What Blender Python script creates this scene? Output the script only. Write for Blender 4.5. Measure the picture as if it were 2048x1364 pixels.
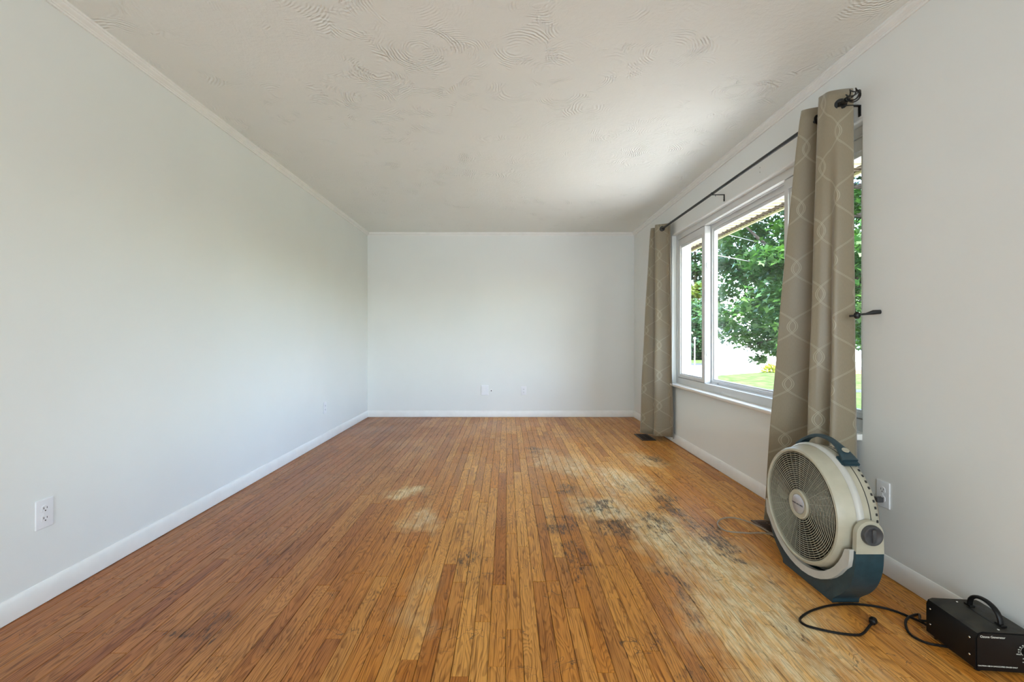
import bpy, bmesh, math, random
import numpy as np
from mathutils import Vector, Matrix
PI = math.pi
R = math.radians
for o in list(bpy.data.objects): bpy.data.objects.remove(o)
SC = bpy.context.scene
COL = SC.collection

# ------------------------------------------------------------------ camera, world, sun, exposure
CAMZ = 1.054
F = 900.0            # focal length in pixels of a 2048 wide frame
cam = bpy.data.cameras.new('camera')
cam.sensor_width = 36.0
cam.lens = 36.0*F/2048
cam.shift_x = 11/2048
cam.shift_y = -7/2048
cam.clip_start = 0.05; cam.clip_end = 500
camo = bpy.data.objects.new('camera', cam); COL.objects.link(camo)
camo.location = (0, 0, CAMZ); camo.rotation_euler = (R(90), 0, 0)
SC.camera = camo
SC.view_settings.view_transform = 'Standard'
SC.view_settings.look = 'None'
SC.view_settings.gamma = 1.0
SC.view_settings.use_curve_mapping = False
SC.view_settings.exposure = 1.02
SC.cycles.max_bounces = 12
SC.cycles.diffuse_bounces = 7
SC.cycles.transparent_max_bounces = 16

SUN_EL, SUN_AZ = 58.0, 250.0     # azimuth measured from +X counterclockwise: the sun stands behind the house
SUN_STRENGTH = 13.0
SKY_STRENGTH = 2.15
FILL_POWER = 70.0

world = bpy.data.worlds.new('world'); SC.world = world
world.use_nodes = True
wn = world.node_tree; wn.nodes.clear()
wo = wn.nodes.new('ShaderNodeOutputWorld'); wb = wn.nodes.new('ShaderNodeBackground')
sk = wn.nodes.new('ShaderNodeTexSky'); sk.sky_type = 'NISHITA'; sk.sun_disc = False
sk.sun_elevation = R(SUN_EL); sk.sun_rotation = R(90-SUN_AZ); sk.air_density = 1.0; sk.dust_density = 2.5; sk.ozone_density = 1.0
wb.inputs['Strength'].default_value = SKY_STRENGTH
wn.links.new(sk.outputs[0], wb.inputs[0]); wn.links.new(wb.outputs[0], wo.inputs[0])

sl = bpy.data.lights.new('sun', 'SUN'); sl.energy = SUN_STRENGTH; sl.angle = R(0.6); sl.color = (1.0, .95, .86)
so = bpy.data.objects.new('sun', sl); COL.objects.link(so)
tosun = Vector((math.cos(R(SUN_AZ))*math.cos(R(SUN_EL)), math.sin(R(SUN_AZ))*math.cos(R(SUN_EL)), math.sin(R(SUN_EL))))
so.rotation_euler = tosun.to_track_quat('Z', 'Y').to_euler(); so.location = (-4, -6, 14)

# unseen area lamp added behind the camera to fill the room with light
fl = bpy.data.lights.new('fill_light', 'AREA'); fl.shape = 'RECTANGLE'; fl.size = 2.6; fl.size_y = 2.0
fl.energy = FILL_POWER; fl.color = (.74, .90, 1.0)
fo = bpy.data.objects.new('fill_light', fl); COL.objects.link(fo)
fo.location = (-0.1, -2.98, 1.15); fo.rotation_euler = (R(90), 0, 0)
fo.rotation_euler = Vector((0, -1, 0)).to_track_quat('Z', 'Y').to_euler()

# ------------------------------------------------------------------ helpers
def link(o, parent=None):
    COL.objects.link(o)
    if parent is not None: o.parent = parent
    return o

def tag(o, label=None, cat=None, group=None, kind=None):
    if label: o['label'] = label
    if cat: o['category'] = cat
    if group: o['group'] = group
    if kind: o['kind'] = kind
    return o

def empty(name, loc, rz=0.0):
    o = bpy.data.objects.new(name, None); link(o)
    o.empty_display_size = .05
    o.location = loc; o.rotation_euler = (0, 0, rz)
    return o

class MB:
    """collects solids in one bmesh"""
    def __init__(s): s.bm = bmesh.new()
    def box(s, x0, x1, y0, y1, z0, z1, bev=0, seg=2):
        r = bmesh.ops.create_cube(s.bm, size=1)
        vs = r['verts']
        for v in vs:
            v.co = Vector(((x0+x1)/2 + v.co.x*(x1-x0), (y0+y1)/2 + v.co.y*(y1-y0), (z0+z1)/2 + v.co.z*(z1-z0)))
        if bev:
            es = list({e for v in vs for e in v.link_edges})
            bmesh.ops.bevel(s.bm, geom=es, offset=bev, segments=seg, profile=.6, affect='EDGES')
        return s
    def tube(s, pts, r, n=10, cap=True):
        pts = [Vector(p) for p in pts]
        rr = r if isinstance(r, (list, tuple)) else [r]*len(pts)
        rings = []; prev = None
        for i, p in enumerate(pts):
            a = pts[max(0, i-1)]; b = pts[min(len(pts)-1, i+1)]
            t = (b-a).normalized()
            if prev is None:
                up = Vector((0, 0, 1)) if abs(t.z) < .9 else Vector((1, 0, 0))
                u = t.cross(up).normalized()
            else:
                u = (prev - t*prev.dot(t))
                u = u.normalized() if u.length > 1e-6 else t.orthogonal().normalized()
            prev = u; w = t.cross(u)
            rings.append([s.bm.verts.new(p + (u*math.cos(2*PI*k/n) + w*math.sin(2*PI*k/n))*rr[i]) for k in range(n)])
        for i in range(len(rings)-1):
            for k in range(n):
                s.bm.faces.new((rings[i][k], rings[i+1][k], rings[i+1][(k+1) % n], rings[i][(k+1) % n]))
        if cap:
            s.bm.faces.new(rings[0]); s.bm.faces.new(list(reversed(rings[-1])))
        return s
    def ring(s, c, rad, r, axis='X', n=48, m=6):
        """torus"""
        V = []
        for i in range(n):
            a = 2*PI*i/n
            row = []
            for j in range(m):
                b = 2*PI*j/m
                q = rad + r*math.cos(b); h = r*math.sin(b)
                if axis == 'X': p = (c[0]+h, c[1]+q*math.cos(a), c[2]+q*math.sin(a))
                elif axis == 'Y': p = (c[0]+q*math.cos(a), c[1]+h, c[2]+q*math.sin(a))
                else: p = (c[0]+q*math.cos(a), c[1]+q*math.sin(a), c[2]+h)
                row.append(s.bm.verts.new(p))
            V.append(row)
        for i in range(n):
            for j in range(m):
                s.bm.faces.new((V[i][j], V[(i+1) % n][j], V[(i+1) % n][(j+1) % m], V[i][(j+1) % m]))
        return s
    def lathe(s, prof, c, axis='X', n=64, closed=False):
        """prof: list of (h, r) along axis; axis through c"""
        V = []
        for h, r in prof:
            row = []
            for i in range(n):
                a = 2*PI*i/n
                ca, sa = r*math.cos(a), r*math.sin(a)
                if axis == 'X': p = (c[0]+h, c[1]+ca, c[2]+sa)
                elif axis == 'Y': p = (c[0]+ca, c[1]+h, c[2]+sa)
                else: p = (c[0]+ca, c[1]+sa, c[2]+h)
                row.append(s.bm.verts.new(p))
            V.append(row)
        L = len(V)
        for i in range(L if closed else L-1):
            a, b = V[i], V[(i+1) % L]
            for k in range(n):
                s.bm.faces.new((a[k], b[k], b[(k+1) % n], a[(k+1) % n]))
        if not closed:
            if prof[0][1] > 1e-5: s.bm.faces.new(V[0])
            if prof[-1][1] > 1e-5: s.bm.faces.new(list(reversed(V[-1])))
        return s
    def sphere(s, c, r, n=12, sc=(1, 1, 1)):
        bmesh.ops.create_uvsphere(s.bm, u_segments=n, v_segments=max(6, n//2+2), radius=r,
                                  matrix=Matrix.Translation(c) @ Matrix.Diagonal((*sc, 1)))
        return s
    def prism(s, poly, axis, a, b):
        """poly of 2-D points extruded along axis from a to b; axis X: (y,z), Y: (x,z), Z: (x,y)"""
        def P(p, t):
            if axis == 'X': return (t, p[0], p[1])
            if axis == 'Y': return (p[0], t, p[1])
            return (p[0], p[1], t)
        A = [s.bm.verts.new(P(p, a)) for p in poly]; B_ = [s.bm.verts.new(P(p, b)) for p in poly]
        n = len(poly)
        s.bm.faces.new(A); s.bm.faces.new(list(reversed(B_)))
        for i in range(n): s.bm.faces.new((A[i], A[(i+1) % n], B_[(i+1) % n], B_[i]))
        return s
    def build(s, name, mat, parent=None, smooth=False, bevel=0, seg=2, auto=35, off=None):
        if bevel:
            es = [e for e in s.bm.edges if len(e.link_faces) == 2 and e.calc_face_angle(0) > R(30)]
            bmesh.ops.bevel(s.bm, geom=es, offset=bevel, segments=seg, profile=.6, affect='EDGES', clamp_overlap=True)
        bmesh.ops.remove_doubles(s.bm, verts=s.bm.verts, dist=1e-6)
        bmesh.ops.recalc_face_normals(s.bm, faces=s.bm.faces)
        me = bpy.data.meshes.new(name); s.bm.to_mesh(me); s.bm.free()
        if off is None and parent is not None: off = wloc(parent)
        if off is not None: me.transform(Matrix.Translation(-Vector(off)))
        me.materials.append(mat)
        if smooth:
            me.polygons.foreach_set('use_smooth', [True]*len(me.polygons))
            try: me.set_sharp_from_angle(angle=R(auto))
            except Exception: pass
        o = bpy.data.objects.new(name, me)
        return link(o, parent)

def wloc(o):
    v = Vector((0, 0, 0))
    while o is not None:
        v += o.location; o = o.parent
    return v

def dup(o, loc=None):
    c = o.copy(); COL.objects.link(c)
    if loc is not None: c.location = loc
    for ch in [x for x in bpy.data.objects if x.parent == o]:
        d = dup(ch); d.parent = c
    return c

def catmull(P, n=8):
    P = [Vector(p) for p in P]; out = []
    for i in range(len(P)-1):
        p0 = P[max(0, i-1)]; p1 = P[i]; p2 = P[i+1]; p3 = P[min(len(P)-1, i+2)]
        for k in range(n):
            t = k/n
            out.append(.5*((2*p1) + (p2-p0)*t + (2*p0-5*p1+4*p2-p3)*t*t + (3*p1-p0-3*p2+p3)*t**3))
    out.append(P[-1]); return out

def floor_pt(px, py, z=0.0):
    Y = F*(CAMZ-z)/(py-675); return Vector(((px-1013)/F*Y, Y, z))

# ------------------------------------------------------------------ materials
class NT:
    def __init__(s, name):
        s.m = bpy.data.materials.new(name); s.m.use_nodes = True
        s.t = s.m.node_tree; s.t.nodes.clear()
        s.out = s.t.nodes.new('ShaderNodeOutputMaterial')
    def n(s, typ, **kw):
        nd = s.t.nodes.new(typ)
        for k, v in kw.items(): setattr(nd, k, v)
        return nd
    def put(s, sock, v):
        if isinstance(v, bpy.types.NodeSocket): s.t.links.new(v, sock)
        elif v is not None:
            if isinstance(v, (tuple, list)) and len(v) == 3 and sock.type == 'RGBA': v = (*v, 1)
            sock.default_value = v
    def math(s, op, a, b=None, c=None, clamp=False):
        nd = s.n('ShaderNodeMath', operation=op); nd.use_clamp = clamp
        s.put(nd.inputs[0], a)
        if b is not None: s.put(nd.inputs[1], b)
        if c is not None: s.put(nd.inputs[2], c)
        return nd.outputs[0]
    def mix(s, f, a, b, mode='MIX'):
        nd = s.n('ShaderNodeMix', data_type='RGBA', blend_type=mode)
        s.put(nd.inputs[0], f); s.put(nd.inputs[6], a); s.put(nd.inputs[7], b)
        return nd.outputs[2]
    def comb(s, x, y, z):
        nd = s.n('ShaderNodeCombineXYZ')
        for i, v in enumerate((x, y, z)): s.put(nd.inputs[i], v)
        return nd.outputs[0]
    def sep(s, v):
        nd = s.n('ShaderNodeSeparateXYZ'); s.put(nd.inputs[0], v); return nd.outputs
    def noise(s, v, scale, detail=2.0, rough=.5, col=False, dist=0.0):
        nd = s.n('ShaderNodeTexNoise'); s.put(nd.inputs['Vector'], v)
        nd.inputs['Scale'].default_value = scale; nd.inputs['Detail'].default_value = detail
        nd.inputs['Roughness'].default_value = rough; nd.inputs['Distortion'].default_value = dist
        return nd.outputs['Color' if col else 'Fac']
    def step(s, v, a, b):
        nd = s.n('ShaderNodeMapRange', interpolation_type='SMOOTHSTEP')
        s.put(nd.inputs[0], v); nd.inputs[1].default_value = a; nd.inputs[2].default_value = b
        nd.inputs[3].default_value = 0; nd.inputs[4].default_value = 1
        return nd.outputs[0]
    def pos(s): return s.n('ShaderNodeNewGeometry').outputs['Position']
    def bsdf(s, col, rough=.5, metal=0, spec=.5, normal=None, coat=0, coat_r=.1, sheen=0):
        p = s.n('ShaderNodeBsdfPrincipled')
        s.put(p.inputs['Base Color'], col); s.put(p.inputs['Roughness'], rough); s.put(p.inputs['Metallic'], metal)
        s.put(p.inputs['Specular IOR Level'], spec); s.put(p.inputs['Coat Weight'], coat); s.put(p.inputs['Coat Roughness'], coat_r)
        if sheen: p.inputs['Sheen Weight'].default_value = sheen
        if normal is not None: s.t.links.new(normal, p.inputs['Normal'])
        return p.outputs[0]
    def bump(s, h, strength=.3, dist=.002, normal=None):
        b = s.n('ShaderNodeBump'); s.put(b.inputs['Height'], h)
        b.inputs['Strength'].default_value = strength; b.inputs['Distance'].default_value = dist
        if normal is not None: s.t.links.new(normal, b.inputs['Normal'])
        return b.outputs[0]
    def done(s, sh):
        s.t.links.new(sh, s.out.inputs[0]); return s.m

def simple(name, col, rough=.5, metal=0, var=.06, bump=0, scale=30, spec=.5, coat=0):
    t = NT(name); P = t.pos()
    n = t.noise(P, scale, 3)
    c = t.mix(t.step(n, .3, .7), tuple(c*(1-var) for c in col), tuple(min(1, c*(1+var)) for c in col))
    nm = t.bump(t.noise(P, scale*6, 2), bump, .001) if bump else None
    return t.done(t.bsdf(c, rough, metal, spec, nm, coat))

def wall_mat(name, col):
    t = NT(name); P = t.pos()
    c = t.mix(t.step(t.noise(P, 1.3, 3), .35, .65), tuple(c*.975 for c in col), col)
    b = t.bump(t.noise(P, 190, 3), .12, .0012, t.bump(t.noise(P, 5, 2), .10, .006))
    return t.done(t.bsdf(c, .62, 0, .3, b))

M = {}
M['wall'] = wall_mat('wall_paint', (.79, .80, .78))
M['trim'] = simple('trim_paint', (.84, .835, .81), .38, var=.02, bump=.05, scale=12)
M['vinyl'] = simple('white_vinyl', (.66, .66, .65), .32, var=.015, scale=8)
M['plate'] = simple('outlet_plastic', (.80, .80, .82), .3, var=.01)
M['slot'] = simple('slot_dark', (.02, .02, .02), .6)
M['black_metal'] = simple('black_metal', (.005, .005, .005), .42, var=.2, spec=.5)
M['screw'] = simple('bright_screw', (.75, .75, .73), .22, metal=1, var=.05)
M['brown_metal'] = simple('brown_painted_metal', (.075, .036, .022), .42, var=.2, scale=60)
M['dark_brown'] = simple('dark_brown_metal', (.030, .018, .012), .45, var=.2, scale=60)
M['pit'] = simple('duct_black', (.006, .005, .005), .9)
M['beige_plastic'] = simple('beige_plastic', (.43, .405, .315), .36, var=.05, bump=.04, scale=18)
M['pale_plastic'] = simple('pale_grey_plastic', (.50, .495, .46), .36, var=.04, scale=18)
M['teal_plastic'] = simple('teal_plastic', (.020, .048, .062), .42, var=.12, bump=.25, scale=45)
M['grey_knob'] = simple('dark_grey_knob', (.055, .055, .058), .3, var=.15)
M['silver'] = simple('silver_badge', (.52, .54, .60), .3, metal=.5, var=.03)
M['badge_ink'] = simple('badge_ink', (.10, .11, .14), .5)
M['drum'] = simple('dark_olive_inside', (.050, .047, .036), .5, var=.1)
M['grille'] = simple('olive_beige_grille', (.34, .32, .245), .4, var=.05)
M['blade'] = simple('fan_blade', (.045, .043, .035), .45, var=.1)
M['cord_beige'] = simple('brown_beige_cord', (.29, .225, .16), .45, var=.1)
M['cord_black'] = simple('black_rubber', (.005, .0045, .0045), .42, var=.2, spec=.3)
M['ink_white'] = simple('white_ink', (.62, .62, .56), .6)
M['red_switch'] = simple('red_switch', (.45, .015, .02), .3)
M['dust_black'] = None
t = NT('dusty_black_metal'); P = t.pos()
nz = t.sep(t.n('ShaderNodeNewGeometry').outputs['Normal'])[2]
dust = t.math('MULTIPLY', t.step(nz, .3, .95), t.step(t.noise(P, 22, 5, .65), .25, .75))
c = t.mix(t.math('MULTIPLY', dust, .75), (.006, .0055, .0055), (.075, .070, .056))
M['dust_black'] = t.done(t.bsdf(c, t.math('ADD', .34, t.math('MULTIPLY', dust, .4)), 0, .28, t.bump(t.noise(P, 700, 2), .25, .0006)))

# oak strip floor
t = NT('worn_oak'); P = t.pos(); px, py, pz = t.sep(P)
at = t.n('ShaderNodeAttribute', attribute_name='rnd'); r1, r2, r3 = t.sep(at.outputs['Vector'])
gx = t.math('ADD', px, t.math('MULTIPLY', r1, 7.0)); gy = t.math('ADD', py, t.math('MULTIPLY', r2, 31.0))
pores = t.noise(t.comb(t.math('MULTIPLY', gx, 210), t.math('MULTIPLY', gy, 3.2), 0), 1, 3, .6)
fine = t.noise(t.comb(t.math('MULTIPLY', gx, 700), t.math('MULTIPLY', gy, 16), 0), 1, 2, .6)
cat = t.noise(t.comb(t.math('MULTIPLY', gx, 13), t.math('MULTIPLY', gy, 1.7), r3), 1, 2.5, .45, dist=.25)
ringv = t.math('FRACT', t.math('MULTIPLY', cat, t.math('ADD', 16, t.math('MULTIPLY', r3, 14))))
rings = t.math('MULTIPLY', t.step(ringv, .30, .80), t.math('SUBTRACT', 1, t.step(ringv, .88, 1.0)))
grain = t.math('MULTIPLY', rings, t.math('ADD', .35, t.math('MULTIPLY', .65, t.step(pores, .38, .62))))
porem = t.step(pores, .50, .68)
light = (.74, .36, .085); gold = (.60, .235, .036); brown = (.37, .120, .022)
base = t.mix(t.step(r1, 0, 1), gold, light)
base = t.mix(t.math('MULTIPLY', t.step(r2, .62, 1.0), .62), base, brown)
low = t.noise(P, 1.6, 4, .6)
redm = t.math('MULTIPLY', t.step(t.math('ADD', t.math('MULTIPLY', px, -1), t.math('MULTIPLY', t.math('SUBTRACT', low, .5), 1.6)), .05, 1.35), .72)  # redder varnish leftward; part of it is wall reflection painted into the colour
base = t.mix(redm, base, t.mix(t.math('MULTIPLY', r3, 1.0), (.27, .098, .050), (.40, .155, .070)))
darkg = t.mix(1, base, (.30, .22, .17), 'MULTIPLY')
c = t.mix(t.math('MULTIPLY', grain, .72), base, darkg)
c = t.mix(t.math('MULTIPLY', porem, .75), c, darkg)
c = t.mix(t.math('MULTIPLY', t.step(fine, .58, .75), .35), c, darkg)
wcol = t.sep(t.noise(P, 4.5, 3, .6, col=True))
wx = t.math('ADD', px, t.math('MULTIPLY', t.math('SUBTRACT', wcol[0], .5), .34)); wy = t.math('ADD', py, t.math('MULTIPLY', t.math('SUBTRACT', wcol[1], .5), .60))
def blob(x, y, rx, ry):
    dx = t.math('DIVIDE', t.math('SUBTRACT', wx, x), rx); dy = t.math('DIVIDE', t.math('SUBTRACT', wy, y), ry)
    d = t.math('SQRT', t.math('ADD', t.math('MULTIPLY', dx, dx), t.math('MULTIPLY', dy, dy)))
    return t.math('SUBTRACT', 1, t.step(d, .15, 1.0))
def accum(L):
    a = None
    for b in L:
        v = blob(*b[:4])
        if len(b) > 4: v = t.math('MULTIPLY', v, b[4])
        a = v if a is None else t.math('MAXIMUM', a, v)
    return a
# pale raw wood where the varnish has gone, plus painted window sheen at right
palem = accum([(.98, 1.75, .34, .85), (.90, 1.60, .30, .70), (.95, 2.15, .32, .55), (.84, 2.35, .26, .55), (.62, 2.75, .30, .40), (.85, 3.3, .35, .55, .8), (1.2, 3.9, .2, .3, .7),
               (-.66, 3.06, .16, .16, .9), (-.48, 2.62, .16, .2, .6), (.55, 3.7, .3, .5, .55), (-.35, 1.75, .12, .35, .25), (.35, 3.9, .25, .6, .4)])
wn1 = t.noise(t.comb(t.math('MULTIPLY', px, 26), t.math('MULTIPLY', py, 7), 0), 1, 5, .7)
palem = t.math('MULTIPLY', palem, t.math('ADD', .45, t.math('MULTIPLY', .55, t.step(wn1, .35, .65))))
palec = t.mix(t.step(wn1, .3, .7), (.86, .66, .32), (.92, .82, .54))
c = t.mix(t.math('MULTIPLY', palem, .90), c, t.mix(t.math('MULTIPLY', t.math('MAXIMUM', porem, grain), .42), palec, (.24, .16, .08)))
# dark stains, soaked into the grain
stm = accum([(.40, 3.11, .17, .20), (.58, 2.80, .24, .22), (.30, 2.50, .20, .22), (.83, 2.55, .14, .30), (.62, 2.45, .16, .2), (1.02, 2.85, .12, .55),
             (1.10, 2.35, .14, .5), (.30, 4.25, .20, .16), (.45, 4.25, .14, .10, .8), (1.26, 3.95, .16, .12), (1.05, 3.3, .3, .2, .55), (.85, 2.30, .08, .3, .6),
             (-1.14, 1.62, .22, .12, .75), (-.85, 1.50, .25, .12, .5), (.33, 2.1, .10, .35, .8), (-.17, 2.12, .13, .28, .7), (-.55, 2.9, .10, .25, .5),
             (-1.25, 2.3, .3, .3, .4), (.72, 1.9, .08, .4, .8), (.0, 4.6, .7, .25, .4), (-.95, 4.3, .5, .3, .4), (1.0, 1.55, .1, .2, .6), (.60, 1.45, .16, .14, .6),
             (.55, 1.60, .10, .10, .5), (.80, 3.2, .1, .3, .7), (.95, 4.4, .25, .25, .5), (-.25, 3.4, .2, .3, .35), (.62, 4.9, .3, .2, .5)])
sn = t.noise(t.comb(t.math('MULTIPLY', px, 62), t.math('MULTIPLY', py, 13), 3), 1, 7, .8)
stv = t.step(t.math('ADD', sn, t.math('MULTIPLY', stm, .17)), .60, .72)
stv = t.math('MULTIPLY', stv, t.step(stm, .02, .45))
c = t.mix(t.math('MULTIPLY', stv, .85), c, t.mix(t.step(low, .4, .6), (.050, .028, .030), (.060, .048, .036)))
c = t.mix(t.math('MULTIPLY', stm, .25), c, t.mix(1, c, (.42, .38, .36), 'MULTIPLY'))
# scratches and specks
s1 = t.noise(P, 7.0, 3, .6, dist=.8)
scr = t.math('SUBTRACT', 1, t.step(t.math('ABSOLUTE', t.math('SUBTRACT', s1, .5)), .001, .006))
scr = t.math('MULTIPLY', scr, t.step(t.noise(t.comb(t.math('MULTIPLY', px, 3), t.math('MULTIPLY', py, 9), 7), 1, 2), .50, .62))
s2 = t.noise(t.comb(t.math('MULTIPLY', px, 11), t.math('MULTIPLY', py, 60), 5), 1, 3, .6)
scr2 = t.math('MULTIPLY', t.step(s2, .70, .76), t.step(t.noise(P, 2.3, 2), .48, .60))
spk = t.step(t.noise(P, 85, 2, .5), .735, .78)
dm = t.math('MAXIMUM', t.math('MAXIMUM', t.math('MULTIPLY', scr, .7), t.math('MULTIPLY', scr2, .6)), t.math('MULTIPLY', spk, .8))
c = t.mix(dm, c, (.06, .045, .035))
mott = t.noise(t.comb(t.math('MULTIPLY', px, 9), t.math('MULTIPLY', py, 3), 2), 1, 4, .65)
c = t.mix(t.math('MULTIPLY', t.step(mott, .45, .75), .30), c, t.mix(1, c, (.60, .52, .44), 'MULTIPLY'))
rough = t.math('ADD', t.math('ADD', .30, t.math('MULTIPLY', palem, .16)), t.math('MULTIPLY', t.step(low, .3, .7), .10))
nm = t.bump(t.math('SUBTRACT', t.math('SUBTRACT', t.math('MULTIPLY', t.noise(P, 14, 2), 1.2), t.math('MULTIPLY', porem, .5)), dm), .22, .0012)
M['floor'] = t.done(t.bsdf(c, rough, 0, .22, nm))
M['subfloor'] = simple('subfloor_dark', (.030, .018, .010), .85)

# swirled plaster ceiling
t = NT('swirl_plaster'); P = t.pos()
def swirl(scale, freq, off):
    v = t.n('ShaderNodeTexVoronoi', feature='F1'); v.inputs['Scale'].default_value = scale
    mp = t.n('ShaderNodeVectorMath', operation='ADD'); t.put(mp.inputs[0], P); mp.inputs[1].default_value = off
    ds = t.n('ShaderNodeVectorMath', operation='ADD'); t.put(ds.inputs[0], mp.outputs[0])
    sc = t.n('ShaderNodeVectorMath', operation='SCALE'); t.put(sc.inputs[0], t.noise(P, 9, 2, .5, col=True)); sc.inputs['Scale'].default_value = .05
    t.put(ds.inputs[1], sc.outputs[0]); t.put(v.inputs['Vector'], ds.outputs[0])
    d = v.outputs['Distance']
    w = t.math('SINE', t.math('MULTIPLY', d, freq))
    cx = t.sep(v.outputs['Color'])[0]
    return t.math('MULTIPLY', w, t.math('MULTIPLY', t.step(cx, .25, .6), t.step(d, .05, .3)))
h = t.math('ADD', swirl(3.2, 130, (0, 0, 0)), t.math('MULTIPLY', swirl(4.3, 100, (3.1, 1.7, .4)), .8))
msk = t.math('MULTIPLY', t.step(t.noise(P, 3.1, 3), .36, .60), t.step(t.noise(P, 8.5, 2), .42, .62))
st = t.noise(P, 26, 4, .65)
nm = t.bump(t.math('ADD', t.math('MULTIPLY', h, msk), t.math('MULTIPLY', st, 1.8)), .75, .0024)
c = t.mix(t.step(t.noise(P, 1.0, 3), .3, .7), (.805, .825, .795), (.83, .85, .82))
M['ceiling'] = t.done(t.bsdf(c, .7, 0, .2, nm))

# curtain cloth: twisted ogee lattice in pairs of pale threads
def cloth_mat(name, base, line):
    t = NT(name)
    u, v, _ = t.sep(t.n('ShaderNodeTexCoord').outputs['UV'])
    W, PR, A = .115, .31, .076
    cs = t.math('COSINE', t.math('MULTIPLY', v, 2*PI/PR))
    Ac = t.math('MULTIPLY', cs, A)
    def strand(off, sgn):
        q = t.math('SUBTRACT', t.math('SUBTRACT', u, off), t.math('MULTIPLY', Ac, sgn))
        w = t.math('WRAP', q, W, -W)
        d = t.math('ABSOLUTE', w)
        return t.math('SUBTRACT', 1, t.step(t.math('ABSOLUTE', t.math('SUBTRACT', d, .0042)), .0012, .0026))
    ln = t.math('MAXIMUM', strand(.5*W, 1), strand(1.5*W, -1))
    hem = t.math('SUBTRACT', 1, t.step(t.math('ABSOLUTE', t.math('SUBTRACT', v, .095)), .001, .003))
    P = t.pos()
    wv = t.noise(t.comb(t.math('MULTIPLY', u, 500), t.math('MULTIPLY', v, 60), 0), 1, 2)
    b = t.mix(t.step(wv, .3, .7), tuple(k*.92 for k in base), base)
    c = t.mix(t.math('MULTIPLY', ln, .85), b, line)
    c = t.mix(t.math('MULTIPLY', hem, .3), c, tuple(k*.5 for k in base))
    s1 = t.bsdf(c, .42, 0, .45, t.bump(t.math('ADD', t.math('MULTIPLY', wv, .4), ln), .25, .0008), sheen=.3)
    tr = t.n('ShaderNodeBsdfTranslucent'); t.put(tr.inputs[0], c)
    ms = t.n('ShaderNodeMixShader'); ms.inputs[0].default_value = .10
    t.t.links.new(s1, ms.inputs[1]); t.t.links.new(tr.outputs[0], ms.inputs[2])
    return t.done(ms.outputs[0])
M['curtain'] = cloth_mat('taupe_curtain', (.290, .240, .162), (.45, .40, .29))

t = NT('window_glass')
g = t.n('ShaderNodeBsdfGlossy'); g.inputs['Roughness'].default_value = .0
tr = t.n('ShaderNodeBsdfTransparent'); tr.inputs[0].default_value = (.95, .965, .955, 1)
fr = t.n('ShaderNodeLayerWeight'); fr.inputs[0].default_value = .5
ms = t.n('ShaderNodeMixShader'); t.t.links.new(t.math('ADD', .025, t.math('MULTIPLY', t.math('POWER', fr.outputs['Facing'], 5.0), .5)), ms.inputs[0])
t.t.links.new(tr.outputs[0], ms.inputs[1]); t.t.links.new(g.outputs[0], ms.inputs[2])
M['glass'] = t.done(ms.outputs[0])

def leaf_mat(name, a, b, trans=.35):
    t = NT(name); P = t.pos()
    n = t.noise(P, 1.1, 2); n2 = t.noise(P, 9, 2)
    c = t.mix(t.step(t.math('ADD', t.math('MULTIPLY', n, .6), t.math('MULTIPLY', n2, .4)), .38, .62), a, b)
    d = t.bsdf(c, .45, 0, .3)
    tr_ = t.n('ShaderNodeBsdfTranslucent'); t.put(tr_.inputs[0], t.mix(1, c, (1.2, 1.35, .55), 'MULTIPLY'))
    ms_ = t.n('ShaderNodeMixShader'); ms_.inputs[0].default_value = trans
    t.t.links.new(d, ms_.inputs[1]); t.t.links.new(tr_.outputs[0], ms_.inputs[2])
    return t.done(ms_.outputs[0])
M['maple'] = leaf_mat('maple_leaves', (.012, .045, .012), (.036, .090, .016))
M['dark_leaf'] = leaf_mat('dark_leaves', (.010, .030, .013), (.020, .055, .018), .25)
M['yellow_leaf'] = leaf_mat('yellow_green_leaves', (.045, .075, .010), (.075, .10, .014), .3)
M['shrub_leaf'] = leaf_mat('shrub_leaves', (.17, .20, .010), (.26, .26, .02), .3)
M['bark'] = simple('bark', (.055, .043, .034), .9, var=.35, bump=.6, scale=14)
M['grass'] = simple('lawn_grass', (.040, .062, .022), .95, spec=0, var=.35, bump=.5, scale=3)
M['concrete'] = simple('pale_concrete', (.27, .26, .235), .85, var=.08, scale=2)
M['asphalt'] = simple('grey_asphalt', (.030, .034, .044), .95, spec=.05, var=.15, scale=3)
M['siding'] = simple('white_siding', (.80, .80, .78), .6, var=.02)
M['roof_pale'] = simple('pale_shingles', (.50, .50, .50), .8, var=.12, scale=6)
M['dark_glass'] = simple('dark_pane', (.05, .07, .10), .15)
M['shutter'] = simple('blue_grey_shutter', (.10, .14, .20), .6)
M['brick_red'] = simple('red_brick', (.32, .09, .055), .85, var=.3, scale=20)
M['soffit'] = simple('tan_soffit', (.58, .52, .36), .6, var=.04)
M['soffit_band'] = simple('brown_soffit_band', (.085, .058, .030), .7, var=.15)
M['fascia'] = simple('yellow_tan_fascia', (.46, .41, .20), .5, var=.04)
M['outer_brick'] = simple('outer_wall', (.42, .30, .24), .85, var=.2, scale=9)
M['wire'] = simple('grey_wire', (.30, .30, .30), .5, metal=.3)

# ------------------------------------------------------------------ room shell
XL, XR, YB, YF, H = -1.842, 1.690, -3.0, 5.96, 2.44
WY0, WY1, WZ0, WZ1 = 2.145, 4.60, .565, 2.09
b = MB(); b.box(XL-.12, XL, YB-.12, YF+.12, -.25, H+.02)
tag(b.build('wall_left', M['wall']), kind='structure')
b = MB(); b.box(XL, XR+.23, YF, YF+.14, -.25, H+.02)
wall_far = tag(b.build('wall_far', M['wall']), kind='structure')
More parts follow.
